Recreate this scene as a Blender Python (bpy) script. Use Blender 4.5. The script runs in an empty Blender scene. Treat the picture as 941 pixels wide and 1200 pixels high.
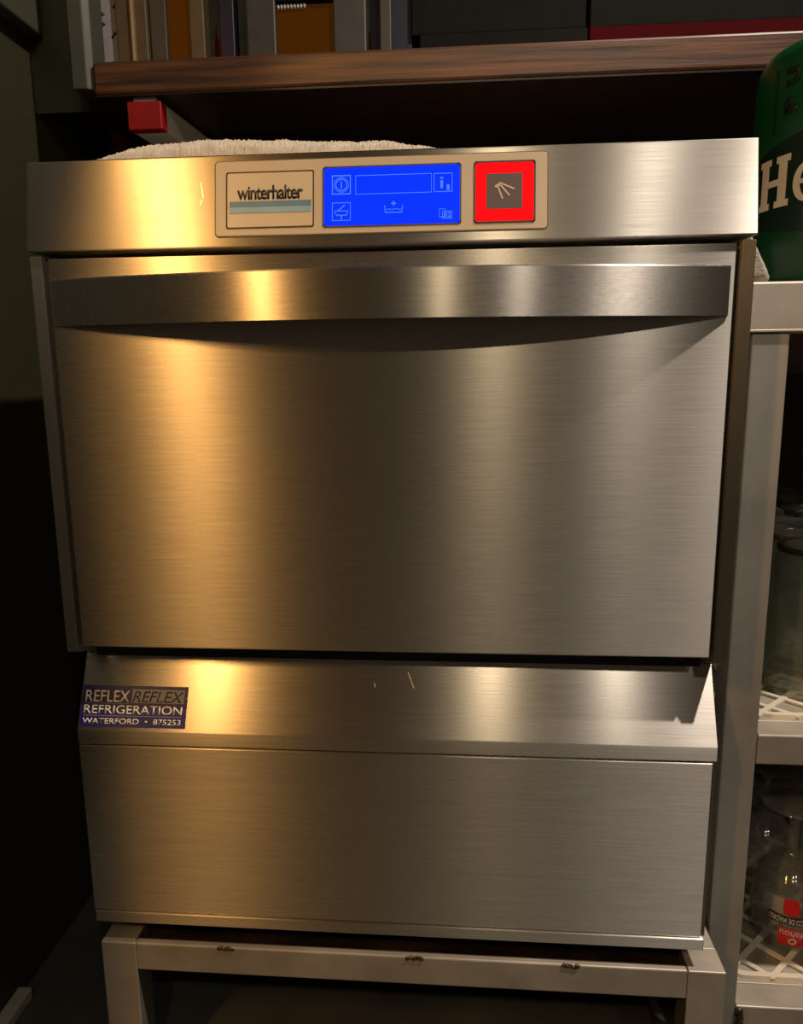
import bpy, bmesh, math, random
from mathutils import Vector, Matrix, noise
random.seed(7)
S = bpy.context.scene
COL = S.collection
R = math.radians

# ------------------------------------------------------------------ camera
cam_d = bpy.data.cameras.new('camera')
cam = bpy.data.objects.new('camera', cam_d); COL.objects.link(cam)
cam_d.sensor_fit = 'HORIZONTAL'; cam_d.sensor_width = 36.0
cam_d.lens = 880.675 / 941 * 36.0
cam_d.clip_start = 0.01
CP = Vector((0.0679, -0.6424, 0.5748))
ax_r = Vector((0.9969, 0.0784, -0.0105)).normalized()
ax_f = Vector((-0.0790, 0.9801, -0.1822)).normalized()
ax_u = ax_r.cross(ax_f).normalized(); ax_r = ax_f.cross(ax_u)
m = Matrix((ax_r, ax_u, -ax_f)).transposed().to_4x4(); m.translation = CP
cam.matrix_world = m
S.camera = cam

# ------------------------------------------------------------------ world, lights, exposure
w = bpy.data.worlds.new('world'); S.world = w; w.use_nodes = True
w.node_tree.nodes['Background'].inputs[0].default_value = (1.0, 0.74, 0.50, 1)
w.node_tree.nodes['Background'].inputs[1].default_value = 0.05
def lamp(name, loc, target, sx, sy, power, col):
    d = bpy.data.lights.new(name, 'AREA'); d.shape = 'RECTANGLE'; d.size = sx; d.size_y = sy
    d.energy = power; d.color = col
    o = bpy.data.objects.new(name, d); COL.objects.link(o); o.location = loc
    o.rotation_euler = (Vector(target) - Vector(loc)).to_track_quat('-Z', 'Y').to_euler()
    return o
T0 = (0, 0, 0.5)
lamp('warm_lamp', (-0.74, -1.30, 1.45), T0, 0.07, 0.30, 12.0, (1.0, 0.52, 0.15))
lamp('small_lamp', (0.185, -1.8, 1.80), T0, 0.03, 0.03, 5.6, (1.0, 0.80, 0.52))
lamp('white_lamp', (0.69, -1.8, 1.85), T0, 0.05, 0.05, 5.4, (1.0, 0.88, 0.72))
lamp('ceiling_lamp', (0.95, -0.38, 2.28), (0.2, 0, 0.4), 0.05, 0.05, 42.0, (1.0, 0.87, 0.74))
S.view_settings.view_transform = 'Standard'; S.view_settings.look = 'None'
S.view_settings.gamma = 1.0; S.view_settings.use_curve_mapping = False
S.view_settings.exposure = -0.2
S.cycles.use_denoising = True
S.cycles.max_bounces = 10; S.cycles.transmission_bounces = 10; S.cycles.transparent_max_bounces = 40
S.cycles.sample_clamp_indirect = 4.0

# ------------------------------------------------------------------ materials
def lin(c):
    return tuple(((v/255)/12.92 if v/255 <= 0.04045 else ((v/255+0.055)/1.055)**2.4) for v in c) + (1.0,)
def mat(name, col, rough=0.6, metal=0.0, var=0.12, scale=(30, 30, 30), bump=0.0, bscale=None, **kw):
    """procedural principled material: noise varies the colour, optional noise bump"""
    M = bpy.data.materials.new(name); M.use_nodes = True
    nt = M.node_tree; N = nt.nodes; L = nt.links; b = N['Principled BSDF']
    c = lin(col)
    tc = N.new('ShaderNodeTexCoord'); mp = N.new('ShaderNodeMapping'); mp.inputs['Scale'].default_value = scale
    L.new(tc.outputs['Object'], mp.inputs['Vector'])
    nz = N.new('ShaderNodeTexNoise'); nz.inputs['Scale'].default_value = 1.0; nz.inputs['Detail'].default_value = 5
    L.new(mp.outputs[0], nz.inputs['Vector'])
    rp = N.new('ShaderNodeValToRGB')
    rp.color_ramp.elements[0].position = 0.3; rp.color_ramp.elements[1].position = 0.7
    rp.color_ramp.elements[0].color = tuple(v*(1-var) for v in c[:3]) + (1,)
    rp.color_ramp.elements[1].color = tuple(min(1, v*(1+var)) for v in c[:3]) + (1,)
    L.new(nz.outputs['Fac'], rp.inputs[0]); L.new(rp.outputs[0], b.inputs['Base Color'])
    b.inputs['Roughness'].default_value = rough; b.inputs['Metallic'].default_value = metal
    if bump:
        n2 = nz
        if bscale:
            m2 = N.new('ShaderNodeMapping'); m2.inputs['Scale'].default_value = bscale
            L.new(tc.outputs['Object'], m2.inputs['Vector'])
            n2 = N.new('ShaderNodeTexNoise'); n2.inputs['Scale'].default_value = 1.0; n2.inputs['Detail'].default_value = 4
            L.new(m2.outputs[0], n2.inputs['Vector'])
        bp = N.new('ShaderNodeBump'); bp.inputs['Strength'].default_value = bump; bp.inputs['Distance'].default_value = 0.002
        L.new(n2.outputs['Fac'], bp.inputs['Height']); L.new(bp.outputs[0], b.inputs['Normal'])
    for k, v in kw.items():
        b.inputs[k.replace('_', ' ')].default_value = v
    return M
def steel(name, col=(196, 190, 182), rough=0.27, aniso=1.0, grain='x', stain=0.12, blotch=4.0, haze=0.32, metal=1.0):
    """brushed stainless steel; the grain runs along x or z, highlights spread across it"""
    M = bpy.data.materials.new(name); M.use_nodes = True
    nt = M.node_tree; N = nt.nodes; L = nt.links; b = N['Principled BSDF']
    tc = N.new('ShaderNodeTexCoord')
    def nz(scale, detail=3):
        mp = N.new('ShaderNodeMapping'); mp.inputs['Scale'].default_value = scale
        L.new(tc.outputs['Object'], mp.inputs['Vector'])
        n = N.new('ShaderNodeTexNoise'); n.inputs['Scale'].default_value = 1; n.inputs['Detail'].default_value = detail
        L.new(mp.outputs[0], n.inputs['Vector']); return n
    g = (18, 900, 900) if grain == 'x' else (900, 900, 18)
    ng = nz(g, 4); ns = nz((blotch, blotch, blotch), 6)
    c = lin(col)
    rp = N.new('ShaderNodeValToRGB'); rp.color_ramp.elements[0].position = .25; rp.color_ramp.elements[1].position = .75
    rp.color_ramp.elements[0].color = tuple(v*(1-stain) for v in c[:3]) + (1,); rp.color_ramp.elements[1].color = c
    L.new(ns.outputs['Fac'], rp.inputs[0])
    mx = N.new('ShaderNodeMix'); mx.data_type = 'RGBA'; mx.blend_type = 'MULTIPLY'; mx.inputs[0].default_value = 0.10
    L.new(rp.outputs[0], mx.inputs[6]); L.new(ng.outputs['Fac'], mx.inputs[7]); L.new(mx.outputs[2], b.inputs['Base Color'])
    mr = N.new('ShaderNodeMapRange'); mr.inputs['To Min'].default_value = rough-0.02; mr.inputs['To Max'].default_value = rough+0.02
    mr.inputs['From Min'].default_value = .3; mr.inputs['From Max'].default_value = .7
    L.new(ng.outputs['Fac'], mr.inputs['Value']); L.new(mr.outputs[0], b.inputs['Roughness'])
    b.inputs['Metallic'].default_value = metal
    b.inputs['Anisotropic'].default_value = aniso
    cx = N.new('ShaderNodeCombineXYZ')
    cx.inputs['X'].default_value = 0.0 if grain == 'x' else 1.0
    cx.inputs['Y'].default_value = 0.02
    cx.inputs['Z'].default_value = 1.0 if grain == 'x' else 0.0
    L.new(cx.outputs[0], b.inputs['Tangent'])
    # a second, wider lobe: the haze of worn brushed metal
    h = N.new('ShaderNodeBsdfPrincipled')
    h.inputs['Metallic'].default_value = metal; h.inputs['Anisotropic'].default_value = aniso
    h.inputs['Roughness'].default_value = rough+0.15
    L.new(mx.outputs[2], h.inputs['Base Color']); L.new(cx.outputs[0], h.inputs['Tangent'])
    ms = N.new('ShaderNodeMixShader'); ms.inputs[0].default_value = haze
    L.new(b.outputs[0], ms.inputs[1]); L.new(h.outputs[0], ms.inputs[2])
    L.new(ms.outputs[0], N['Material Output'].inputs['Surface'])
    return M
def glow(name, col, strength):
    M = mat(name, tuple(v*.3 for v in col), 0.4, var=0.03)
    b = M.node_tree.nodes['Principled BSDF']; b.inputs['Specular IOR Level'].default_value = 0.03
    b.inputs['Emission Color'].default_value = lin(col); b.inputs['Emission Strength'].default_value = strength
    return M
def wood(name, dark, light, scale=(5, 40, 130), rough=0.42):
    M = mat(name, light, rough, var=0.0, bump=0.25, bscale=(12, 160, 220))
    rp = [n for n in M.node_tree.nodes if n.type == 'VALTORGB'][0]
    mp = [n for n in M.node_tree.nodes if n.type == 'MAPPING'][0]
    mp.inputs['Scale'].default_value = scale
    rp.color_ramp.elements[0].color = lin(dark); rp.color_ramp.elements[1].color = lin(light)
    rp.color_ramp.elements[0].position = .35; rp.color_ramp.elements[1].position = .68
    return M
def clear(name, col=(246, 249, 246), edge=(206, 208, 198)):
    """thin clear glass: see-through face on, darker and mirror-like at grazing angles"""
    M = bpy.data.materials.new(name); M.use_nodes = True
    nt = M.node_tree; N = nt.nodes; L = nt.links
    N.remove(N['Principled BSDF'])
    lw = N.new('ShaderNodeLayerWeight'); lw.inputs['Blend'].default_value = 0.35
    rp = N.new('ShaderNodeValToRGB'); rp.color_ramp.elements[0].color = lin(col); rp.color_ramp.elements[1].color = lin(edge)
    L.new(lw.outputs['Facing'], rp.inputs[0])
    tr = N.new('ShaderNodeBsdfTransparent'); L.new(rp.outputs[0], tr.inputs[0])
    gl = N.new('ShaderNodeBsdfGlossy'); gl.inputs['Roughness'].default_value = 0.06
    tc = N.new('ShaderNodeTexCoord'); nz = N.new('ShaderNodeTexNoise'); nz.inputs['Scale'].default_value = 45; L.new(tc.outputs['Object'], nz.inputs['Vector'])
    mr = N.new('ShaderNodeMapRange'); mr.inputs['To Min'].default_value = .03; mr.inputs['To Max'].default_value = .14
    L.new(nz.outputs['Fac'], mr.inputs['Value']); L.new(mr.outputs[0], gl.inputs['Roughness'])
    pw = N.new('ShaderNodeMath'); pw.operation = 'POWER'; pw.inputs[1].default_value = 3.0; L.new(lw.outputs['Facing'], pw.inputs[0])
    fr = N.new('ShaderNodeMath'); fr.operation = 'MULTIPLY_ADD'; fr.inputs[1].default_value = .85; fr.inputs[2].default_value = .10; L.new(pw.outputs[0], fr.inputs[0])
    ms = N.new('ShaderNodeMixShader'); L.new(fr.outputs[0], ms.inputs[0]); L.new(tr.outputs[0], ms.inputs[1])
    df = N.new('ShaderNodeBsdfDiffuse'); df.inputs[0].default_value = (.75, .74, .70, 1)
    md = N.new('ShaderNodeMixShader'); md.inputs[0].default_value = .5
    L.new(gl.outputs[0], md.inputs[1]); L.new(df.outputs[0], md.inputs[2]); L.new(md.outputs[0], ms.inputs[2])
    L.new(ms.outputs[0], N['Material Output'].inputs['Surface'])
    return M
ST = steel('brushed_steel')
ST_HOOD = steel('brushed_steel_hood', rough=0.33, stain=0.16, blotch=9)
ST_V = steel('brushed_steel_upright', (190, 184, 174), 0.46, 0.8, 'z', 0.25)
ST_POST = steel('worn_steel_post', (196, 192, 184), 0.5, 0.2, 'z', 0.3, 14, 0.5, 0.7)
ST_TUBE = steel('worn_steel_tube', (190, 180, 166), 0.5, 0.6, 'x', 0.35, blotch=18, metal=0.9)
DARKIN = mat('black_interior_and_shade', (14, 13, 12), 0.6)
RUBBER = mat('black_rubber', (20, 19, 18), 0.55)
PLATE = mat('control_plate_beige', (178, 160, 134), 0.38, var=0.04)
BADGE = mat('badge_beige', (186, 168, 140), 0.35, var=0.04)
INK = mat('black_ink', (28, 24, 22), 0.5)
BAR1 = mat('badge_blue', (62, 112, 142), 0.4)
BAR2 = mat('badge_light_blue', (120, 158, 168), 0.4)
SCREEN = glow('blue_screen', (0, 30, 255), 2.8)
ICON = glow('screen_icon', (80, 135, 255), 1.0)
REDGLOW = glow('red_button_glow', (255, 4, 10), 1.6)
BTN = mat('button_dark', (62, 34, 34), 0.4)
SPRAY = mat('button_icon', (196, 170, 158), 0.5)
NAVY = mat('sticker_navy', (34, 26, 84), 0.38, var=0.2)
STXT = mat('sticker_cream', (232, 222, 186), 0.45)
SGREY = mat('sticker_grey', (128, 122, 124), 0.4)
SDARK = mat('sticker_dark', (42, 36, 60), 0.45)
TOWEL = mat('white_terry', (176, 168, 156), 0.95, var=0.14, scale=(120, 120, 120), bump=0.6)
CLOTH = mat('white_cloth', (176, 168, 156), 0.95, var=0.12, scale=(60, 60, 60), bump=0.4, bscale=(400, 400, 400))
WOOD = wood('dark_oak', (40, 20, 9), (100, 58, 26))
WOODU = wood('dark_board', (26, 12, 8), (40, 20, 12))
OLIVE = mat('olive_wall_paint', (44, 43, 24), 0.55, var=0.06, scale=(6, 6, 6))
GREYP = mat('grey_green_paint', (62, 62, 51), 0.5, var=0.06, scale=(8, 8, 8))
FLOORM = mat('dark_floor', (64, 64, 60), 0.4, var=0.25, scale=(9, 9, 9), bump=0.1)
SKIRT = mat('pale_skirting', (150, 150, 144), 0.5)
CEIL = mat('ceiling_paint', (120, 104, 84), 0.8, var=0.05)
KEG = mat('green_metal', (2, 66, 32), 0.32, var=0.1, scale=(12, 12, 12))
KEGD = mat('dark_green_band', (10, 34, 22), 0.35, var=0.1)
KEGINK = mat('keg_dark_ink', (2, 24, 14), 0.5)
KEGTXT = mat('keg_cream', (196, 192, 182), 0.45, var=0.08)
LATT = mat('white_plastic', (222, 212, 192), 0.5, var=0.06)
REDP = mat('red_plastic', (138, 8, 8), 0.4)
WHITEP = mat('offwhite_plastic', (172, 166, 152), 0.5)
DRED = mat('dark_red_rubber', (84, 20, 18), 0.5)
GLASS = clear('clear_glass')
GLASSB = clear('clear_goblet_glass', (250, 251, 250), (206, 206, 200))
LBLRED = mat('label_red', (206, 26, 30), 0.45, var=0.05)
LBLDK = mat('label_black', (46, 38, 34), 0.45)
LBLWH = mat('label_white', (214, 204, 190), 0.5)
WELD = mat('weld_metal', (92, 78, 62), 0.4, 0.8, var=0.5, scale=(200, 200, 200), bump=0.8)
BRASS = mat('glass_base_dark', (60, 52, 42), 0.3)

# ------------------------------------------------------------------ mesh helpers
class MB:
    def __init__(s): s.bm = bmesh.new()
    def merge(s, b):
        me = bpy.data.meshes.new('tmp'); b.to_mesh(me); b.free(); s.bm.from_mesh(me); bpy.data.meshes.remove(me)
        return s
    def box(s, x0, x1, y0, y1, z0, z1, bev=0.0, seg=2):
        b = bmesh.new(); bmesh.ops.create_cube(b, size=1)
        for v in b.verts:
            v.co = Vector((x0 + (v.co.x+.5)*(x1-x0), y0 + (v.co.y+.5)*(y1-y0), z0 + (v.co.z+.5)*(z1-z0)))
        if bev: bmesh.ops.bevel(b, geom=b.edges[:], offset=bev, segments=seg, affect='EDGES', profile=.5)
        return s.merge(b)
    def prism(s, poly, a0, a1, fn, bev=0.0):
        """poly = 2D outline, extruded between a0 and a1, fn(p, a) -> 3D"""
        b = bmesh.new()
        v0 = [b.verts.new(fn(p, a0)) for p in poly]; v1 = [b.verts.new(fn(p, a1)) for p in poly]
        n = len(poly)
        b.faces.new(v0); b.faces.new(v1[::-1])
        for i in range(n): b.faces.new((v0[i], v1[i], v1[(i+1) % n], v0[(i+1) % n]))
        bmesh.ops.recalc_face_normals(b, faces=b.faces[:])
        if bev: bmesh.ops.bevel(b, geom=b.edges[:], offset=bev, segments=2, affect='EDGES', profile=.5)
        return s.merge(b)
    def lathe(s, prof, c, seg=40, cap=True):
        b = bmesh.new(); rings = []
        for r, z in prof:
            if r < 1e-6: rings.append([b.verts.new((c[0], c[1], c[2]+z))])
            else: rings.append([b.verts.new((c[0]+r*math.cos(2*math.pi*i/seg), c[1]+r*math.sin(2*math.pi*i/seg), c[2]+z)) for i in range(seg)])
        for p, q in zip(rings, rings[1:]):
            for i in range(seg):
                j = (i+1) % seg
                if len(p) == 1 and len(q) == 1: continue
                if len(p) == 1: b.faces.new((p[0], q[j], q[i]))
                elif len(q) == 1: b.faces.new((p[i], p[j], q[0]))
                else: b.faces.new((p[i], p[j], q[j], q[i]))
        bmesh.ops.recalc_face_normals(b, faces=b.faces[:])
        return s.merge(b)
    def tube(s, path, r, seg=12):
        b = bmesh.new(); rings = []
        P = [Vector(p) for p in path]
        for i, p in enumerate(P):
            t = (P[min(i+1, len(P)-1)] - P[max(i-1, 0)]).normalized()
            a = t.orthogonal().normalized() if i == 0 else (a0 - t*a0.dot(t)).normalized()
            a0 = a; c = t.cross(a)
            rings.append([b.verts.new(p + (a*math.cos(2*math.pi*k/seg) + c*math.sin(2*math.pi*k/seg))*r) for k in range(seg)])
        for p, q in zip(rings, rings[1:]):
            for i in range(seg): b.faces.new((p[i], p[(i+1) % seg], q[(i+1) % seg], q[i]))
        b.faces.new(rings[0]); b.faces.new(rings[-1])
        bmesh.ops.recalc_face_normals(b, faces=b.faces[:])
        return s.merge(b)
    def grid(s, nu, nv, fn):
        b = bmesh.new()
        V = [[b.verts.new(fn(i/nu, j/nv)) for j in range(nv+1)] for i in range(nu+1)]
        for i in range(nu):
            for j in range(nv): b.faces.new((V[i][j], V[i+1][j], V[i+1][j+1], V[i][j+1]))
        return s.merge(b)
    def blob(s, c, r, amp=.3, seed=0.0, sub=2):
        b = bmesh.new(); bmesh.ops.create_icosphere(b, subdivisions=sub, radius=1)
        for v in b.verts:
            k = 1 + amp*noise.noise(v.co*2.2 + Vector((seed, seed*1.7, 3)))
            v.co = Vector((c[0]+v.co.x*r[0]*k, c[1]+v.co.y*r[1]*k, c[2]+v.co.z*r[2]*k))
        return s.merge(b)
    def build(s, name, material, parent=None, smooth=False, loc=None):
        bmesh.ops.recalc_face_normals(s.bm, faces=s.bm.faces[:]) if not smooth == 'keep' else None
        me = bpy.data.meshes.new(name)
        o = bpy.data.objects.new(name, me); COL.objects.link(o)
        base = Vector((0, 0, 0))
        if parent:
            q = parent
            while q: base += q.location; q = q.parent
            o.parent = parent
        elif loc is not None:
            base = Vector(loc); o.location = base
        bmesh.ops.translate(s.bm, verts=s.bm.verts[:], vec=-base)
        s.bm.to_mesh(me); s.bm.free()
        me.materials.append(material)
        if smooth:
            for p in me.polygons: p.use_smooth = True
            me.set_sharp_from_angle(angle=R(8 if smooth is True else 50))
        return o
def tag(o, label=None, cat=None, group=None, kind=None):
    if label: o['label'] = label
    if cat: o['category'] = cat
    if group: o['group'] = group
    if kind: o['kind'] = kind
    return o
def thing(name, label, cat, loc, group=None):
    o = bpy.data.objects.new(name, None); COL.objects.link(o); o.location = loc
    o.empty_display_size = 0.05
    return tag(o, label, cat, group)
def copy_tree(o, parent=None):
    c = o.copy(); COL.objects.link(c)
    if parent: c.parent = parent
    for ch in list(o.children): copy_tree(ch, c)
    return c
def struct(o): return tag(o, kind='structure')
def text_mesh(txt, bold=0.0, shear=0.0, spacing=1.0):
    cu = bpy.data.curves.new('txt', 'FONT'); cu.body = txt; cu.size = 1; cu.offset = bold; cu.shear = shear
    cu.space_character = spacing; cu.resolution_u = 5
    ob = bpy.data.objects.new('txt', cu); COL.objects.link(ob)
    bpy.context.view_layer.update()
    dg = bpy.context.evaluated_depsgraph_get()
    me = bpy.data.meshes.new_from_object(ob.evaluated_get(dg))
    bpy.data.objects.remove(ob); bpy.data.curves.remove(cu)
    return me
def lettering(mb, txt, u0, u1, v0, v1, fn, d=0.0003, bold=0.0, shear=0.0, spacing=1.0, cuts=0):
    """fit txt in the box u0..u1 x v0..v1 (v up); fn(u, v, d) -> 3D"""
    me = text_mesh(txt, bold, shear, spacing)
    b = bmesh.new(); b.from_mesh(me); bpy.data.meshes.remove(me)
    if cuts: bmesh.ops.subdivide_edges(b, edges=b.edges[:], cuts=cuts)
    ex = bmesh.ops.extrude_face_region(b, geom=b.faces[:])
    top = set(g for g in ex['geom'] if isinstance(g, bmesh.types.BMVert))
    xs = [v.co.x for v in b.verts]; ys = [v.co.y for v in b.verts]
    x0, x1, y0, y1 = min(xs), max(xs), min(ys), max(ys)
    for v in b.verts:
        u = u0 + (v.co.x-x0)/(x1-x0)*(u1-u0); q = v0 + (v.co.y-y0)/(y1-y0)*(v1-v0)
        v.co = fn(u, q, d if v in top else 0.00002)
    mb.merge(b); return mb
def stroke(mb, pts, wd, fn, d=0.0004, closed=False):
    """thin raised line through 2D points in (u, v)"""
    pts = [Vector(p) for p in pts]
    if closed: pts.append(pts[0])
    for a, b in zip(pts, pts[1:]):
        t = (b-a).normalized(); n = Vector((-t.y, t.x))*wd/2; a2 = a - t*wd/2; b2 = b + t*wd/2
        mb.prism([a2+n, a2-n, b2-n, b2+n], 0.00005, d, lambda p, q: fn(p[0], p[1], q))
    return mb
def rrect(u0, u1, v0, v1, r, n=6):
    out = []
    for cx, cy, a in ((u1-r, v1-r, 0), (u0+r, v1-r, 90), (u0+r, v0+r, 180), (u1-r, v0+r, 270)):
        for k in range(n+1):
            t = R(a + 90*k/n); out.append((cx+r*math.cos(t), cy+r*math.sin(t)))
    return out

# ------------------------------------------------------------------ the setting
FZ = -0.17
WX = -0.467
struct(MB().box(-3.0, 3.0, -2.6, 2.6, FZ-0.1, FZ).build('floor', FLOORM))
struct(MB().prism([(-.53, FZ), (.76, FZ), (.76, .9032), (.339, .9032), (.339, 2.45), (-.53, 2.45)], WX-.08, WX, lambda p, a: (a, p[0], p[1])).build('wall_left', OLIVE))
struct(MB().box(-3.0, 3.0, -2.6, 2.6, 2.45, 2.55).build('ceiling', CEIL))
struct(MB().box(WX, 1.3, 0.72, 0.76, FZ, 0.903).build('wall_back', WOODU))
struct(MB().box(-3.0, 3.0, 2.4, 2.5, FZ, 2.45).build('wall_far', GREYP))
struct(MB().box(WX, WX+0.018, -0.53, 0.113, FZ, FZ+0.016, 0.003).build('baseboard_left', SKIRT))
struct(MB().box(WX, WX+0.02, -0.53, 0.335, 0.985, 1.75, 0.003).build('trim_1', GREYP))
struct(MB().box(WX, -.3975, 0.3395, 0.3420, 0.9, 2.45).build('wall_corner', OLIVE))
# wooden counter with its left upright
t = thing('counter', 'long dark oak bar counter top above the steel glasswasher', 'counter', (0.4, 0.5, 0.904))
MB().box(-0.371, 1.3, 0.30, 0.86, 0.9055, 0.9415, 0.003).build('counter_top', WOOD, t)
MB().box(WX, -0.372, 0.3425, 0.86, 0.9055, 0.9415).build('counter_return_shade', DARKIN, t)  # added filler, black instead of oak to stand in for shade
MB().box(WX, 1.298, 0.3425, 0.86, 0.9032, 0.9056).build('under_shade_board', WOODU, t)  # thin sheets added below the top; their dark colour stands in for shade
MB().box(-.371, 1.298, 0.303, 0.3425, 0.9032, 0.9056).build('under_shade_board', WOODU, t)
o = MB().prism([(-0.397, .3), (-0.379, .3), (-0.372, .306), (-0.372, .34), (-0.397, .34)], 0.912, 1.75,
               lambda p, a: (p[0], p[1], a), 0.0012).build('upright_board', GREYP, loc=(-0.385, 0.32, 0.912))
tag(o, 'grey green painted upright board at the left end of the oak counter', 'board')

# ------------------------------------------------------------------ glasswasher
GW = thing('glasswasher', 'stainless steel undercounter glasswasher with blue screen and red start button', 'dishwasher', (0, 0.29, 0.0125))
XH = 0.30
yz = lambda p, a: Vector((a, p[0], p[1]))
HT = Vector((0, .0097, .7531)); HB = Vector((0, -.0033, .6785))
# hood
hood = MB().prism([(HT.y, HT.z), (HB.y, HB.z), (0.012, HB.z), (0.58, .6785), (0.58, .7531)], -XH, XH, yz, 0.0012).build('hood', ST_HOOD, GW, True)
# side panels (front edge is the frame)
SP = [(0, .6755), (0, .321), (.0365, .309), (.0365, .29), (.0065, .238), (.0065, .045), (.58, .045), (.58, .6755)]
for a0, a1 in ((-XH, -.2892), (.2892, XH)):
    MB().prism(SP, a0, a1, yz, 0.0008).build('side_panel', ST_V, GW, True)
MB().box(-.2888, .2888, .034, .57, .10, .6752).build('wash_chamber', DARKIN, GW)
# door
door = MB().box(-.2845, .2855, 0.0, .030, .3262, .6732, 0.0012).build('door', ST, GW, True)
mb = MB()
def hy(x): return -0.0008 - 0.0365*(1-(x/0.283)**2)
nx = 64
def sheet(prof):
    b = bmesh.new(); rows = []
    for i in range(nx+1):
        x = -0.2822 + 0.5632*i/nx; yb = hy(x)
        rows.append([b.verts.new((x, yy(yb), z)) for yy, z in prof])
    n = len(prof)
    for p, q in zip(rows, rows[1:]):
        for k in range(n): b.faces.new((p[k], p[(k+1) % n], q[(k+1) % n], q[k]))
    b.faces.new(rows[0]); b.faces.new(rows[-1])
    bmesh.ops.recalc_face_normals(b, faces=b.faces[:])
    return b
ztop = .6562; zb = .6172
front = lambda yb: yb
back = lambda yb: min(yb+.0016, 0.0008)
wall = lambda yb: 0.0012
mb.merge(sheet([(front, zb), (front, ztop-.0012), (lambda yb: min(yb+.0012, .0008), ztop), (wall, ztop), (wall, ztop-.0016), (back, ztop-.0018), (back, zb)]))
mb.build('handle', ST, door, True)
# slanted apron
tag(MB().prism([(.0353, .3075), (.0039, .2399), (.0039, .2258), (.030, .2258), (.055, .300)], -XH, XH, yz, 0.0011).build('apron', ST, GW, True))
MB().box(-.2995, .2962, .0039, .030, .0458, .2242, 0.0008).build('lower_panel', ST, GW, True)
MB().box(-.298, .2985, .0025, .060, .0330, .0448, 0.0008).build('base_strip', ST, GW, True)
MB().box(-.29, .29, .062, .57, .034, .1).build('base_tray', DARKIN, GW)
for fx in (-.25, .25):
    for fy in (.07, .5):
        MB().lathe([(0, 0), (.018, 0), (.018, .012), (.010, .014), (.010, .0215), (0, .0215)], (fx, fy, .0125), 20).build('foot', RUBBER, GW, 'round')
# control plate: coordinates (x, s) with s down the hood face
hv = (HB-HT).normalized(); hn = Vector((0, -hv.z, hv.y)).normalized()
if hn.y > 0: hn = -hn
def HF(u, v, d): return Vector((u, 0, 0)) + HT + hv*(-v) + hn*d        # v = -s
def slab(mb, poly, d0, d1, fn, bev=0.0):
    return mb.prism(poly, d0, d1, lambda p, a: fn(p[0], p[1], a), bev)
slab(MB(), rrect(-.1358, .1356, -.067, -.0058, .003), -.001, .0012, HF, 0.0004).build('control_plate', PLATE, GW, True)
tag(slab(MB(), rrect(-.1366, .1364, -.0678, -.005, .0036), -.001, .0006, HF).build('plate_rim', mat('plate_rim_dark', (74, 62, 48), .4), GW, True))
D1 = .0012
badge = slab(MB(), rrect(-.1255, -.0543, -.0600, -.0158, .0012), D1-.0005, D1+.0003, HF).build('badge', BADGE, GW)
mb = MB(); stroke(mb, rrect(-.1262, -.0536, -.0607, -.0151, .0016, 4), .0009, lambda u, v, d: HF(u, v, d+D1), .0004, True)
mb.build('badge_border', INK, badge)
BF = lambda u, v, d: HF(u, v, d+D1+.0003)
lettering(MB(), 'winterhalter', -.1172, -.0622, -.0378, -.0262, BF, .0003, bold=0.018, spacing=0.90).build('lettering', INK, badge)
slab(MB(), [(-.1236, -.0437), (-.0556, -.0437), (-.0556, -.0390), (-.1236, -.0390)], 0, .0003, BF).build('stripe', BAR1, badge)
slab(MB(), [(-.1236, -.0486), (-.0556, -.0486), (-.0556, -.0438), (-.1236, -.0438)], 0, .0003, BF).build('stripe', BAR2, badge)
disp = tag(slab(MB(), rrect(-.0447, .0657, -.0608, -.0140, .0015), D1-.0005, D1+.0003, HF).build('display', SCREEN, GW), 'glowing blue screen with thin line icons')
mb = MB(); stroke(mb, rrect(-.0454, .0664, -.0615, -.0133, .002, 4), .0012, lambda u, v, d: HF(u, v, d+D1), .0005, True)
mb.build('display_border', mat('display_border', (26, 26, 60), .4), disp)
DF = BF
def ring(cx, cy, r, n=18, a0=0, a1=360): return [(cx+r*math.cos(R(a0+(a1-a0)*k/n)), cy+r*math.sin(R(a0+(a1-a0)*k/n))) for k in range(n+1)]
def rect(u0, u1, v0, v1): return [(u0, v0), (u1, v0), (u1, v1), (u0, v1)]
W1 = .0005
mb = MB(); stroke(mb, rect(-.0379, -.0231, -.0352, -.0204), W1*1.5, DF, closed=True); stroke(mb, ring(-.0305, -.0278, .0046), .0007, DF)
stroke(mb, ring(-.0305, -.0278, .0060), .0004, DF)
stroke(mb, [(-.0305, -.0302), (-.0305, -.0254)], .0009, DF); mb.build('icon', ICON, disp)
mb = MB(); stroke(mb, rect(-.0187, .0430, -.0358, -.0208), W1*.8, DF, closed=True); mb.build('message_box', ICON, disp)
mb = MB(); stroke(mb, rect(.0452, .0597, -.0356, -.0210), W1, DF, closed=True)
lettering(mb, 'i', .0500, .0526, -.0328, -.0238, DF); lettering(mb, '1', .0553, .0577, -.0345, -.0300, DF); mb.build('icon', ICON, disp)
mb = MB(); stroke(mb, rect(-.0379, -.0231, -.0567, -.0424), W1, DF, closed=True)
stroke(mb, [(-.0360, -.0490), (-.0345, -.0525), (-.0265, -.0525), (-.0250, -.0490)], .0006, DF)
stroke(mb, [(-.0330, -.0488), (-.0280, -.0445)], .0008, DF); stroke(mb, [(-.0350, -.0490), (-.0262, -.0490)], .0005, DF)
stroke(mb, [(-.0305, -.0552), (-.0305, -.0535)], .0010, DF); mb.build('icon', ICON, disp)
mb = MB(); stroke(mb, [(.0050, -.0455), (.0056, -.0512), (.0190, -.0512), (.0196, -.0455)], .0006, DF)
stroke(mb, [(.0066, -.0490), (.0088, -.0484), (.0110, -.0490), (.0140, -.0484), (.0180, -.0490)], .0004, DF)
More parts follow.
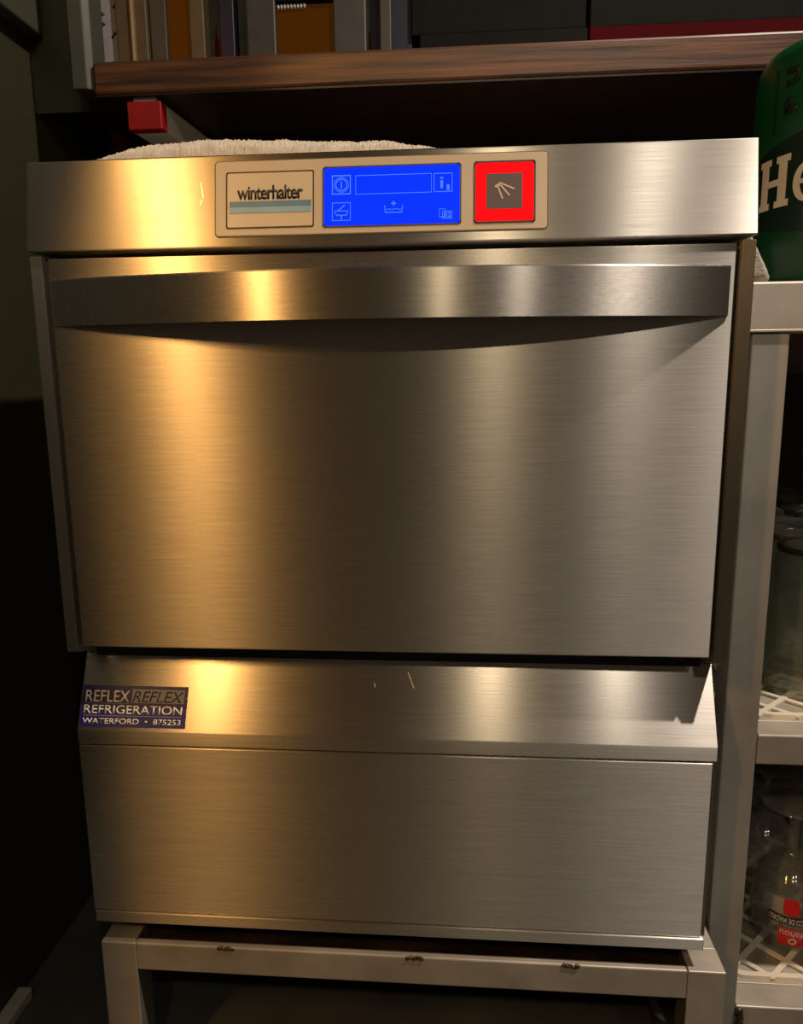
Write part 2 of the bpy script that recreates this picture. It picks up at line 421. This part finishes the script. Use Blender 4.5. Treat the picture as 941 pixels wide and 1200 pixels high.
stroke(mb, [(.0123, -.0455), (.0123, -.0425)], .0009, DF); stroke(mb, [(.0108, -.0440), (.0138, -.0440)], .0009, DF); mb.build('icon', ICON, disp)
mb = MB(); stroke(mb, rect(.0520, .0595, -.0572, -.0515), W1, DF, closed=True); stroke(mb, rect(.0495, .0540, -.0560, -.0495), W1*.8, DF, closed=True)
lettering(mb, '02', .0530, .0588, -.0563, -.0525, DF, bold=.01); mb.build('icon', ICON, disp)
btn = tag(slab(MB(), rrect(.0786, .1248, -.0604, -.0138, .0012), D1-.0005, D1+.0006, HF).build('start_button', REDGLOW, GW), 'square start button lit red around a dark centre')
mb = MB(); stroke(mb, rrect(.0778, .1256, -.0612, -.0130, .0018, 4), .0013, lambda u, v, d: HF(u, v, d+D1), .0007, True); mb.build('button_border', INK, btn)
slab(MB(), rrect(.0871, .1158, -.0509, -.0227, .0006), D1, D1+.0010, HF).build('button_face', BTN, btn)
mb = MB(); XF = lambda u, v, d: HF(u, v, d+D1+.0010)
for a, b in (((.0945, -.0328), (.0985, -.0305)), ((.0998, -.0312), (.1088, -.0352)), ((.0985, -.0322), (.1052, -.0402)), ((.0965, -.0338), (.0998, -.0425)), ((.0950, -.0336), (.0990, -.0312))):
    stroke(mb, [a, b], .0013, XF)
mb.build('spray_icon', SPRAY, btn)
# company sticker on the apron
AT = Vector((0, .0353, .3075)); AV = (Vector((0, .0039, .2399))-AT).normalized(); AN = Vector((0, AV.z, -AV.y)).normalized()
if AN.y > 0: AN = -AN
def AF(u, v, d): return Vector((u, 0, 0)) + AT - AV*v + AN*d
SU0, SU1, SV0, SV1 = -.2985, -.1936, -.0708, -.0320
def SF(u, v, d): return AF(SU0+(SU1-SU0)*u, SV0+(SV1-SV0)*v, d+.0003)
stk = tag(slab(MB(), [(SU0, SV0), (SU1, SV0), (SU1, SV1), (SU0, SV1)], 0, .0003, AF).build('sticker', NAVY, GW), 'dark blue service sticker with cream lettering')
tag(slab(MB(), [(.475, .585), (.972, .585), (.972, .92), (.475, .92)], 0, .0002, SF).build('grey_box', SGREY, stk))
lettering(MB(), 'REFLEX', .035, .455, .60, .88, SF, .0004, bold=.006).build('lettering', STXT, stk)
lettering(MB(), 'REFLEX', .485, .962, .61, .87, SF, .0004, shear=.25, bold=-.004).build('lettering', SDARK, stk)
lettering(MB(), 'REFRIGERATION', .030, .960, .315, .525, SF, .0004, bold=.004).build('lettering', STXT, stk)
lettering(MB(), 'WATERFORD  \u2022  875253', .030, .955, .075, .205, SF, .0004, bold=.004).build('lettering', STXT, stk)
mb = MB(); slab(mb, [(.03, .555), (.46, .555), (.46, .568), (.03, .568)], 0, .0003, SF); mb.build('rule_line', SGREY, stk)
mb = MB(); slab(mb, [(.03, .260), (.96, .260), (.96, .275), (.03, .275)], 0, .0003, SF); mb.build('rule_line', SGREY, stk)

SCR = mat('scratch_bright', (226, 210, 176), .3, .6)
for a, b, fn in (((-.1485, -.022), (-.1465, -.034), HF), ((-.1475, -.036), (-.1490, -.040), HF), ((.024, -.028), (.0185, -.014), AF), ((-.0135, -.024), (-.0125, -.028), AF)):
    stroke(MB(), [a, b], .0007, fn, .00012).build('scratch', SCR, GW)
# towel on the hood
def towel(u, v):
    x = -.242 + .292*u; y = .011 + .30*v
    e = min(1, u/.12)*min(1, (1-u)/.16); e = e*(2-e)
    f = min(1, v/.10); f = math.sqrt(max(0, 1-(1-f)**2))*(1 if v < .9 else math.sqrt(max(0, 1-((v-.9)/.1)**2)))
    prof = .007 + .011*math.exp(-((u-.33)/.30)**2) + .004*math.exp(-((u-.75)/.25)**2)
    h = prof*min(1, e+.02)*f
    p = Vector((x, y, 0))
    h += (noise.noise(p*520)*.0016 + noise.noise(p*1100+Vector((3, 1, 0)))*.0014 + noise.noise(p*60)*.0016)*min(1, h/.003)
    return (x + noise.noise(p*700)*.0008, y - abs(noise.noise(p*650))*.001*(1-f), .7536 + max(0, h))
o = MB().grid(420, 200, towel).build('towel', TOWEL, smooth='keep', loc=(-.09, .16, .7535))
tag(o, 'white terry towel folded on top of the steel glasswasher', 'towel')

# ------------------------------------------------------------------ steel stand under the machine
SD = thing('steel_stand', 'low welded steel stand carrying the glasswasher', 'stand', (0.0135, 0.25, FZ))
ZT = 0.012
for x0, x1 in ((-.294, -.258), (.285, .321)):
    for y0, y1 in ((0, .031), (.50, .531)):
        MB().box(x0, x1, y0, y1, FZ, ZT, 0.0012).build('leg', ST_TUBE, SD, True)
MB().box(-.2585, .2855, 0.0005, .0085, ZT-.031, ZT-.0002, 0.0015).build('front_rail', ST_TUBE, SD, True)
MB().box(-.2585, .2855, .50, .531, ZT-.031, ZT-.0002, 0.0015).build('rear_rail', ST_TUBE, SD, True)
for x0, x1 in ((-.294, -.264), (.290, .3208)):
    MB().box(x0, x1, .0305, .5005, ZT-.031, ZT-.0004, 0.0012).build('side_rail', ST_TUBE, SD, True)
MB().box(-.270, .2905, .0086, .50, ZT-.022, ZT-.014).build('tray_sheet', mat('stained_tray', (70, 56, 42), .35, .7, var=.5, scale=(14, 30, 10)), SD)
for k, wx in enumerate((-.165, .024, .175)):
    mb = MB()
    for j in range(5): mb.blob((wx+(j-2)*.0032, .0006, ZT-.001-random.random()*.002), (.0028, .0014, .0022), .6, k*7+j)
    mb.build('weld_bead', WELD, SD, 'round')

# ------------------------------------------------------------------ shelving at the right
SH = thing('steel_rack', 'welded steel shelf rack of square tube holding the bar glasses', 'shelf', (0.6, 0.3, FZ))
RX = 0.92
RY0, RY1 = .06, .56
for px in (.3235, RX-.032):
    MB().box(px, px+.0325, RY0+.0005, RY0+.032, FZ, .606, 0.0015).build('post', ST_POST, SH, True)
    MB().box(px, px+.0325, RY1-.032, RY1, FZ, .606, 0.0015).build('post', ST_POST, SH, True)
MB().box(.319, RX+.003, RY0-.001, RY0+.034, .608, .6495, 0.002).build('top_rail', ST_TUBE, SH, True)
MB().box(.3195, RX+.0025, RY0-.0025, RY0+.0325, .6062, .6090, 0.0008).build('rail_lip', ST_TUBE, SH, True)
MB().box(.319, RX+.003, RY0+.0335, RY1, .640, .6490, 0.001).build('top_shelf', ST_TUBE, SH, True)
MB().box(.356, RX-.0325, RY0, RY0+.032, .1945, .2255, 0.0015).build('middle_rail', ST_TUBE, SH, True)
MB().box(.330, RX-.005, RY0+.0325, RY1-.03, .217, .2250, 0.001).build('middle_shelf', ST_TUBE, SH, True)
MB().box(.356, RX-.0325, RY0, RY0+.032, -.110, -.0790, 0.0015).build('bottom_rail', ST_TUBE, SH, True)
MB().box(.330, RX-.005, RY0+.0325, RY1-.03, -.0875, -.0795, 0.001).build('bottom_shelf', ST_TUBE, SH, True)
mb = MB()
for j in range(7): mb.blob((.3585+random.random()*.0025, RY0-.0005, -.084-j*.006), (.0042, .0032, .0045), .5, j*3.3)
mb.build('weld_bead', WELD, SH, 'round')
def mat_mesh(z, x0, x1, y0, y1, pitch, wd=.0065, th=.004):
    mb = MB()
    po = rrect(x0, x1, y0, y1, .022, 6); pi_ = rrect(x0+wd, x1-wd, y0+wd, y1-wd, .022-wd*.6, 6)
    b = bmesh.new(); n = len(po)
    V = [[b.verts.new((p[0], p[1], h)) for p in pp] for pp, h in ((po, z), (po, z+th), (pi_, z+th), (pi_, z))]
    for k in range(4):
        for i in range(n): b.faces.new((V[k][i], V[k][(i+1) % n], V[(k+1) % 4][(i+1) % n], V[(k+1) % 4][i]))
    bmesh.ops.recalc_face_normals(b, faces=b.faces[:]); mb.merge(b)
    W, H = x1-x0, y1-y0; k = -H
    while k < W:
        for sgn in (1, -1):
            # line x = k + t, y = t  clipped to the rectangle
            t0 = max(0, -k); t1 = min(H, W-k)
            if t1-t0 > .02:
                if sgn > 0: a, b = Vector((x0+k+t0, y0+t0)), Vector((x0+k+t1, y0+t1))
                else: a, b = Vector((x0+k+t0, y1-t0)), Vector((x0+k+t1, y1-t1))
                t = (b-a).normalized(); nn = Vector((-t.y, t.x))*wd*.45
                mb.prism([a+nn, a-nn, b-nn, b+nn], z+(.0004 if sgn > 0 else .0008), z+th*(.9 if sgn > 0 else .78), lambda p, q: (p[0], p[1], q))
        k += pitch
    return mb
o = mat_mesh(.2252, .366, .86, .098, .50, .045).build('drainer_mat', LATT, loc=(.61, .3, .2252))
tag(o, 'white plastic lattice mat under the tall tumblers on the middle shelf', 'mat', 'lattice shelf mats')
o = mat_mesh(-.0793, .359, .86, .098, .50, .050).build('drainer_mat', LATT, loc=(.61, .3, -.0793))
tag(o, 'white plastic lattice mat under the upside-down goblets on the bottom shelf', 'mat', 'lattice shelf mats')

# tall tumblers, upside down
def make_tumbler(c):
    t = thing('tumbler', '', 'glass', c, 'upside-down tumblers on the middle shelf')
    prof = [(.0385, 0), (.0372, .06), (.0345, .13), (.0325, .150), (.0318, .1555), (.0285, .1575), (.0, .1570),
            (.0, .148), (.026, .147), (.0298, .140), (.0320, .125), (.0350, .06), (.0362, 0), (.0385, 0)]
    prof = [(r, z*1.09) for r, z in prof]
    MB().lathe(prof, c, 40).build('bowl', GLASS, t, 'round')
    MB().lathe([(.0326, .1405), (.0334, .1410), (.0338, .1432), (.0336, .1455), (.0326, .1480), (.0318, .1470), (.0318, .1415), (.0326, .1405)], (c[0], c[1], c[2]+.0125), 40).build('base_ring', BRASS, t, 'round')
    return t
names_row = ['in the front row', 'in the second row', 'in the third row', 'in the fourth row', 'in the back row']
first = None
for i in range(2):
    for j in range(5):
        x = .442 + .083*i + .003*(j % 2); y = .172 + .079*j; z = .2293
        if first is None: first = make_tumbler((x, y, z)); o = first
        else: o = copy_tree(first); o.location = (x, y, z)
        o['label'] = 'clear tall upside-down tumbler ' + names_row[j] + (' beside the left rack post' if i == 0 else ', second from the left rack post')

# goblets, upside down
GX, GY, GZ = .4495, .170, -.0752
def make_goblet(c, printed):
    t = thing('goblet', '', 'glass', c, 'upside-down goblets on the bottom shelf')
    prof = [(.0330, 0), (.0365, .014), (.0395, .030), (.0402, .042), (.0390, .056), (.0340, .074), (.0250, .089), (.0140, .0985), (.0072, .1035), (.0052, .110),
            (.0048, .135), (.0056, .150), (.0085, .156), (.0200, .160), (.0350, .1640), (.0368, .1650), (.0374, .1662), (.0366, .1676), (.0350, .1680), (.0190, .1668), (.0120, .1690), (0, .1700),
            (0, .0985), (.0060, .0968), (.0130, .0935), (.0235, .0860), (.0325, .0718), (.0376, .0550), (.0388, .0420), (.0381, .0305), (.0352, .0145), (.0318, 0), (.0330, 0)]
    g = MB()
    g.lathe(prof[:23], c, 48); g.lathe(prof[23:] + [prof[0]], c, 48)
    bmesh.ops.remove_doubles(g.bm, verts=g.bm.verts[:], dist=1e-5)
    g.build('bowl', GLASSB, t, 'round')
    if printed:
        RP = [(0, .0330), (.014, .0365), (.030, .0395), (.042, .0402), (.056, .0390), (.074, .0340)]
        def rr(z):
            for (za, ra), (zb_, rb) in zip(RP, RP[1:]):
                if za <= z <= zb_: return ra + (rb-ra)*(z-za)/(zb_-za)
            return .034
        def GF(u, v, d):     # u metres round the bowl from the facing line, v height
            r = rr(v) + .0003 + d; th = R(-105) + u/.04
            return Vector((c[0]+r*math.cos(th), c[1]+r*math.sin(th), c[2]+v))
        def patch(u0, u1, v0, v1, n=14): return MB().grid(n, 6, lambda a, b: GF(u0+(u1-u0)*a, v0+(v1-v0)*b, 0))
        lab = patch(-.014, .018, .008, .032).build('label', LBLRED, t, 'round')
        inv = lambda u, v, d: GF(.002-u, .040-v, d+.0003)
        lettering(MB(), 'Mahou', -.014, .014, .010, .0195, lambda u, v, d: GF(.002-u, .0405-v-.001, d+.0003), .0002, bold=.01, cuts=1).build('lettering', LBLWH, lab)
        mb = MB(); stroke(mb, ring(.002, .0150, .0036, 12), .0016, lambda u, v, d: GF(u, v, d+.0003)); mb.build('emblem', LBLWH, lab)
        band = patch(-.026, .022, .0365, .0470, 20).build('text_band', LBLDK, t, 'round')
        lettering(MB(), 'CINCO DE MADRID', -.020, .025, .0385, .0452, lambda u, v, d: GF(-u, .0837-v, d+.0003), .0002, bold=.01, cuts=1).build('lettering', LBLWH, band)
        patch(-.010, .006, .0490, .066, 10).build('print_patch', LBLRED, t, 'round')
        patch(-.034, -.0105, .0485, .066, 10).build('print_patch', mat('label_grey', (150, 142, 132), .5), t, 'round')
    return t
gl = make_goblet((GX, GY, GZ), True)
gl['label'] = 'clear stemmed goblet upside down at the front with red and black printed label'
g2 = make_goblet((GX+.004, GY+.090, GZ), False); g2['label'] = 'clear upside-down goblet directly behind the front red-labelled goblet'
for i, (dx, dy, lb) in enumerate(((.008, .18, 'clear upside-down goblet third from the front beside the left rack post'),
                                  (.010, .27, 'clear upside-down goblet at the back beside the left rack post'),
                                  (.090, .03, 'clear upside-down goblet in the second file, nearest its front'),
                                  (.092, .12, 'clear upside-down goblet second from front in the second file'),
                                  (.094, .21, 'clear upside-down goblet third from front in the second file'))):
    o = copy_tree(g2); o.location = (GX+dx, GY+dy, GZ); o['label'] = lb

# green keg on the rack top
KC = (.472, .184, .6497); KR = .11
kg = thing('green_keg', 'green metal beer keg with cream lettering standing on top of the steel rack', 'keg', KC)
MB().lathe([(0, 0), (.100, 0), (.107, .004), (KR, .012), (KR, .118), (KR-.002, .121), (KR-.002, .124), (KR, .127), (KR, .205), (.1085, .213), (.104, .2215), (.098, .2245), (0, .222)], KC, 96).build('body', KEG, kg, 'round')
def KF(a, z, d): # a = degrees, z world
    th = R(a); r = KR + d
    return Vector((KC[0]+r*math.cos(th), KC[1]+r*math.sin(th), z))
def kpatch(fa, n=40, m_=10): return MB().grid(n, m_, fa)
# oval dark banner behind the name
def oval(u, v):
    a = -184 + 168*u; e = max(0, 1-((a+100)/84)**2)**.5
    zc = .745; zt = zc+.020+.029*e; zb2 = zc-.022-.026*e
    return KF(a, zb2+(zt-zb2)*v, .0006)
kpatch(oval, 60, 8).build('banner', KEGD, kg, 'round')
mb = MB()
def poly_wrap(mb, poly, d0=.0007, d1=.0012):
    mb.prism(poly, d0, d1, lambda p, q: KF(p[0], p[1], q))
def bars(mb, rects):
    for a0, a1, z0, z1 in rects:
        n = max(1, int((a1-a0)/2.5))
        for k in range(n):
            b0 = a0+(a1-a0)*k/n; b1 = a0+(a1-a0)*(k+1)/n
            poly_wrap(mb, [(b0, z0), (b1, z0), (b1, z1), (b0, z1)])
hz0, hz1 = .7265, .7725
bars(mb, [(-172.2, -167.0, hz0, hz1), (-159.6, -154.6, hz0, hz1), (-168, -159, .7465, .7525),
          (-174.0, -165.4, hz1-.006, hz1), (-161.4, -152.8, hz1-.006, hz1), (-174.0, -165.4, hz0, hz0+.006), (-161.4, -152.8, hz0, hz0+.006)])
def ring_letter(mb, ca, cz, ra, rz, ta, tz, a0, a1, n=26, tilt=0):
    for k in range(n):
        t0 = R(a0+(a1-a0)*k/n); t1 = R(a0+(a1-a0)*(k+1)/n)
        q = lambda t, s: (ca+(ra-ta*s)*math.cos(t+0), cz+(rz-tz*s)*math.sin(t))
        poly_wrap(mb, [q(t0, 0), q(t1, 0), q(t1, 1), q(t0, 1)])
def small_e(mb, ca):
    ring_letter(mb, ca, .7445, 7.4, .0178, 3.6, .0048, 0, 320)
    bars(mb, [(ca-5, ca+6.6, .7430, .7472)])
small_e(mb, -143.2)
bars(mb, [(-132.6, -128.4, hz0, .7625), (-134, -127, hz0, hz0+.004), (-132.6, -128.4, .7680, .7745)])
def small_n(mb, a):
    bars(mb, [(a, a+4, hz0, .7625), (a+9, a+13, hz0, .757), (a+4, a+11, .757, .7625), (a-1.2, a+5.2, hz0, hz0+.004), (a+7.8, a+14.2, hz0, hz0+.004)])
small_n(mb, -123.5); small_e(mb, -99.5)
bars(mb, [(-90, -86, hz0, hz1), (-86, -82.5, .743, .749), (-82.5, -79, .749, .7625), (-82.5, -78, hz0, .743)])
small_e(mb, -68.5); small_n(mb, -58.5)
mb.build('name_lettering', KEGTXT, kg)
# dark vertical letters P U and frame lines above the name
mb = MB()
PK = lambda u, v, d: KF(-149.5 - v, .0 + u, d)      # reads upwards: u = height, v = degrees to the left
# P (lying on its side, reads upward)
def up(mb, z0, z1, a0, a1): bars(mb, [(a0, a1, z0, z1)])
lettering(mb, 'P', .8085, .8235, -159.2, -151.5, lambda u, v, d: KF(-310.7-v, u, d+.0004), .0006, bold=.055, cuts=1)
lettering(mb, 'U', .8330, .8480, -159.2, -151.5, lambda u, v, d: KF(-310.7-v, u, d+.0004), .0006, bold=.055, cuts=1)
bars(mb, [(-166.2, -165.2, .795, .852)])
mb.build('side_lettering', KEGINK, kg)

# folded cloth wedged between the machine and the keg
def cloth(u, v):
    a = 2*math.pi*u; y = .063 + .17*v
    cx, cz = .3195, .672; rx, rz = .0165, .024
    k = 1 + .12*noise.noise(Vector((math.cos(a), math.sin(a), v*6)))
    x = cx + rx*k*math.copysign(abs(math.cos(a))**.75, math.cos(a)) + .006*(math.sin(a) < 0)*(-math.sin(a)); z = cz + rz*math.copysign(abs(math.sin(a))**.75, math.sin(a))
    x = max(.3006, x)
    if v < .03: 
        s = .7+.3*v/.03; x = cx+(x-cx)*s; z = cz+(z-cz)*s
    z = max(.6502, z)
    x = .3006 + (x-.3006)*(1.05-.55*max(0, (z-.652)/.044))
    x += noise.noise(Vector((x, y, z))*420)*.0007
    return (x, y, z)
mb = MB(); mb.grid(72, 90, cloth)
bmesh.ops.remove_doubles(mb.bm, verts=mb.bm.verts[:], dist=1e-6)
bmesh.ops.holes_fill(mb.bm, edges=mb.bm.edges[:], sides=200)
o = mb.build('folded_cloth', CLOTH, smooth=True, loc=(.318, .14, .65))
tag(o, 'white folded cloth wedged between the steel hood and the green keg', 'cloth')

# red and white box fixed beneath the counter
bx = thing('cable_box', 'long white box with a red end fixed beneath the oak counter', 'box', (-.31, .31, .90))
def ob(s, t, z): # s across, t along (runs back and slightly left)
    return Vector((-.334 + s + t*.06, .305 + t, z))
def obox(mb, s0, s1, t0, t1, z0, z1): return mb.prism([(s0, t0), (s1, t0), (s1, t1), (s0, t1)], z0, z1, lambda p, a: ob(p[0], p[1], a), .0012)
obox(MB(), .0, .042, 0, .016, .866, .898).build('end_cap', REDP, bx, True)
obox(MB(), .0006, .0414, .016, .19, .8664, .8976).build('body', WHITEP, bx, True)
obox(MB(), .0, .042, .19, .205, .866, .898).build('end_cap', REDP, bx, True)
obox(MB(), .006, .034, .004, .18, .8976, .9036).build('bracket', WHITEP, bx, True)
o = MB().tube([(-.405, .42, .70), (-.402, .42, .78), (-.398, .425, .83), (-.404, .43, .87), (-.41, .44, .903)], .011).build('hose', DRED, smooth=True, loc=(-.405, .42, .70))
tag(o, 'dark red hose hanging under the counter by the left wall', 'hose')

# ------------------------------------------------------------------ beyond the counter
BY = 1.2
AMBER = glow('amber_pane_glow', (176, 96, 10), 0.10)  # weak emission stands in for light behind the panes
TAN = mat('tan_frame', (84, 70, 50), .5)
GRF = mat('grey_frame', (70, 64, 56), .5)
DKF = mat('dark_frame', (26, 25, 23), .8, Specular_IOR_Level=.15)
NVY = mat('navy_panel', (10, 12, 38), .5)
ZB, ZU = FZ, 1.95
pt = thing('pillar', 'tan wooden pillar with a painted highlight line beyond the counter next to the patterned poster', 'pillar', (-.69, BY, ZB))
MB().box(-.727, -.652, BY, BY+.06, ZB, ZU, .004).build('shaft', TAN, pt, True)
MB().box(-.688, -.680, BY-.012, BY+.005, ZB, ZU, .003).build('highlight_strip', mat('highlight_tan', (150, 126, 92), .4), pt, True)  # pale raised strip stands in for a highlight line on the shaft
ps = thing('poster', 'white poster strip with dark figures beyond the left end of the counter', 'poster', (-.755, BY+.02, 1.0))
MB().box(-.79, -.729, BY+.02, BY+.024, 1.0, 1.75).build('sheet', mat('poster_white', (140, 144, 156), .5), ps)
mb = MB(); random.seed(3)
for k in range(26):
    z = 1.2+.021*k; x = -.782+.045*random.random(); PF = lambda u, v, d: Vector((u, BY+.02-d, v))
    stroke(mb, [(x, z), (x+.006, z+.012)], .004, PF); stroke(mb, [(x-.002, z+.003), (x+.010, z+.009)], .003, PF)
tag(mb.build('print', INK, ps), kind='stuff')
dr = thing('panelled_door', 'grey door with a narrow amber pane beyond the counter, left of the bottles', 'door', (-.58, BY, ZB))
MB().box(-.650, -.611, BY+.01, BY+.05, ZB, ZU, .003).build('stile', GRF, dr, True)
MB().box(-.557, -.522, BY+.01, BY+.05, ZB, ZU, .003).build('stile', TAN, dr, True)
MB().box(-.611, -.557, BY+.01, BY+.05, ZB, 1.1, .003).build('rail', GRF, dr, True)
MB().box(-.612, -.556, BY+.025, BY+.032, 1.1, ZU).build('pane', AMBER, dr)
# bottle with a red label seen in the gap
bt = thing('bottle', 'bottle with red and white label seen in the gap between the amber panes', 'bottle', (-.575, BY+.35, 1.372))
MB().lathe([(0, 0), (.026, 0), (.027, .01), (.027, .11), (.018, .14), (.011, .16), (.011, .21), (0, .21)], bt.location, 28).build('body', mat('pale_bottle', (190, 176, 120), .3), bt, 'round')
MB().lathe([(.0275, .010), (.0278, .011), (.0278, .088), (.0275, .089)], bt.location, 28).build('label', mat('bottle_label', (214, 60, 48), .5), bt, 'round')
MB().lathe([(.0279, .010), (.0281, .011), (.0281, .026), (.0279, .027)], bt.location, 28).build('label_band', LBLWH, bt, 'round')
struct(MB().box(-.75, -.45, BY+.30, BY+.42, 1.35, 1.372).build('trim_2', DKF))
tag(MB().box(-.491, -.455, BY+.02, BY+.06, ZB, ZU, .003).build('navy_post', NVY, loc=(-.473, BY+.04, ZB)), 'navy blue upright post between the bottle and the wide amber pane', 'post')
fr = thing('glazed_partition', 'grey framed partition with a wide amber pane beyond the counter', 'partition', (-.285, BY, ZB))
MB().box(-.422, -.354, BY, BY+.05, ZB, ZU, .004).build('stile', GRF, fr, True)
MB().box(-.223, -.148, BY, BY+.05, ZB, ZU, .004).build('stile', GRF, fr, True)
MB().box(-.354, -.223, BY, BY+.05, ZB, 1.20, .004).build('rail', GRF, fr, True)
MB().box(-.354, -.223, BY, BY+.05, 1.398, ZU, .004).build('rail', DKF, fr, True)
MB().box(-.355, -.222, BY+.02, BY+.028, 1.20, 1.398).build('pane', AMBER, fr)
mb = MB()
for k in range(9): mb.blob((-.349+.0075*k, BY+.012, 1.392), (.0032, .004, .006), .1, k, 1)
tag(mb.build('bead_trim', mat('bead_white', (200, 200, 190), .3), fr, True), 'row of white beads along the top of the amber pane')
tag(MB().box(-.118, -.092, BY, BY+.04, ZB, ZU, .003).build('grey_pole', GRF, loc=(-.105, BY+.02, ZB)), 'slim grey pole standing right of the wide amber pane', 'pole')
struct(MB().box(-.147, -.05, BY+.07, BY+.09, ZB, ZU).build('trim_3', NVY))
cb = thing('wall_cabinet', 'dark grey cabinet beyond the right half of the counter', 'cabinet', (.3, BY, ZB))
MB().box(-.03, .345, BY+.02, BY+.4, ZB, 1.325, .004).build('lower_panel', DKF, cb, True)
MB().box(-.05, .345, BY+.05, BY+.4, 1.335, 1.95, .004).build('upper_panel', DKF, cb, True)
MB().box(.350, 1.4, BY+.03, BY+.4, 1.326, 1.95, .004).build('side_panel', DKF, cb, True)
MB().box(.350, 1.4, BY+.035, BY+.4, ZB, 1.288, .004).build('base_panel', DKF, cb, True)
tag(MB().box(.349, 1.4, BY+.022, BY+.4, 1.2885, 1.3255, .002).build('red_strip', mat('deep_red', (70, 5, 10), .8, Specular_IOR_Level=.1), cb, True), 'deep red band across the dark cabinet')
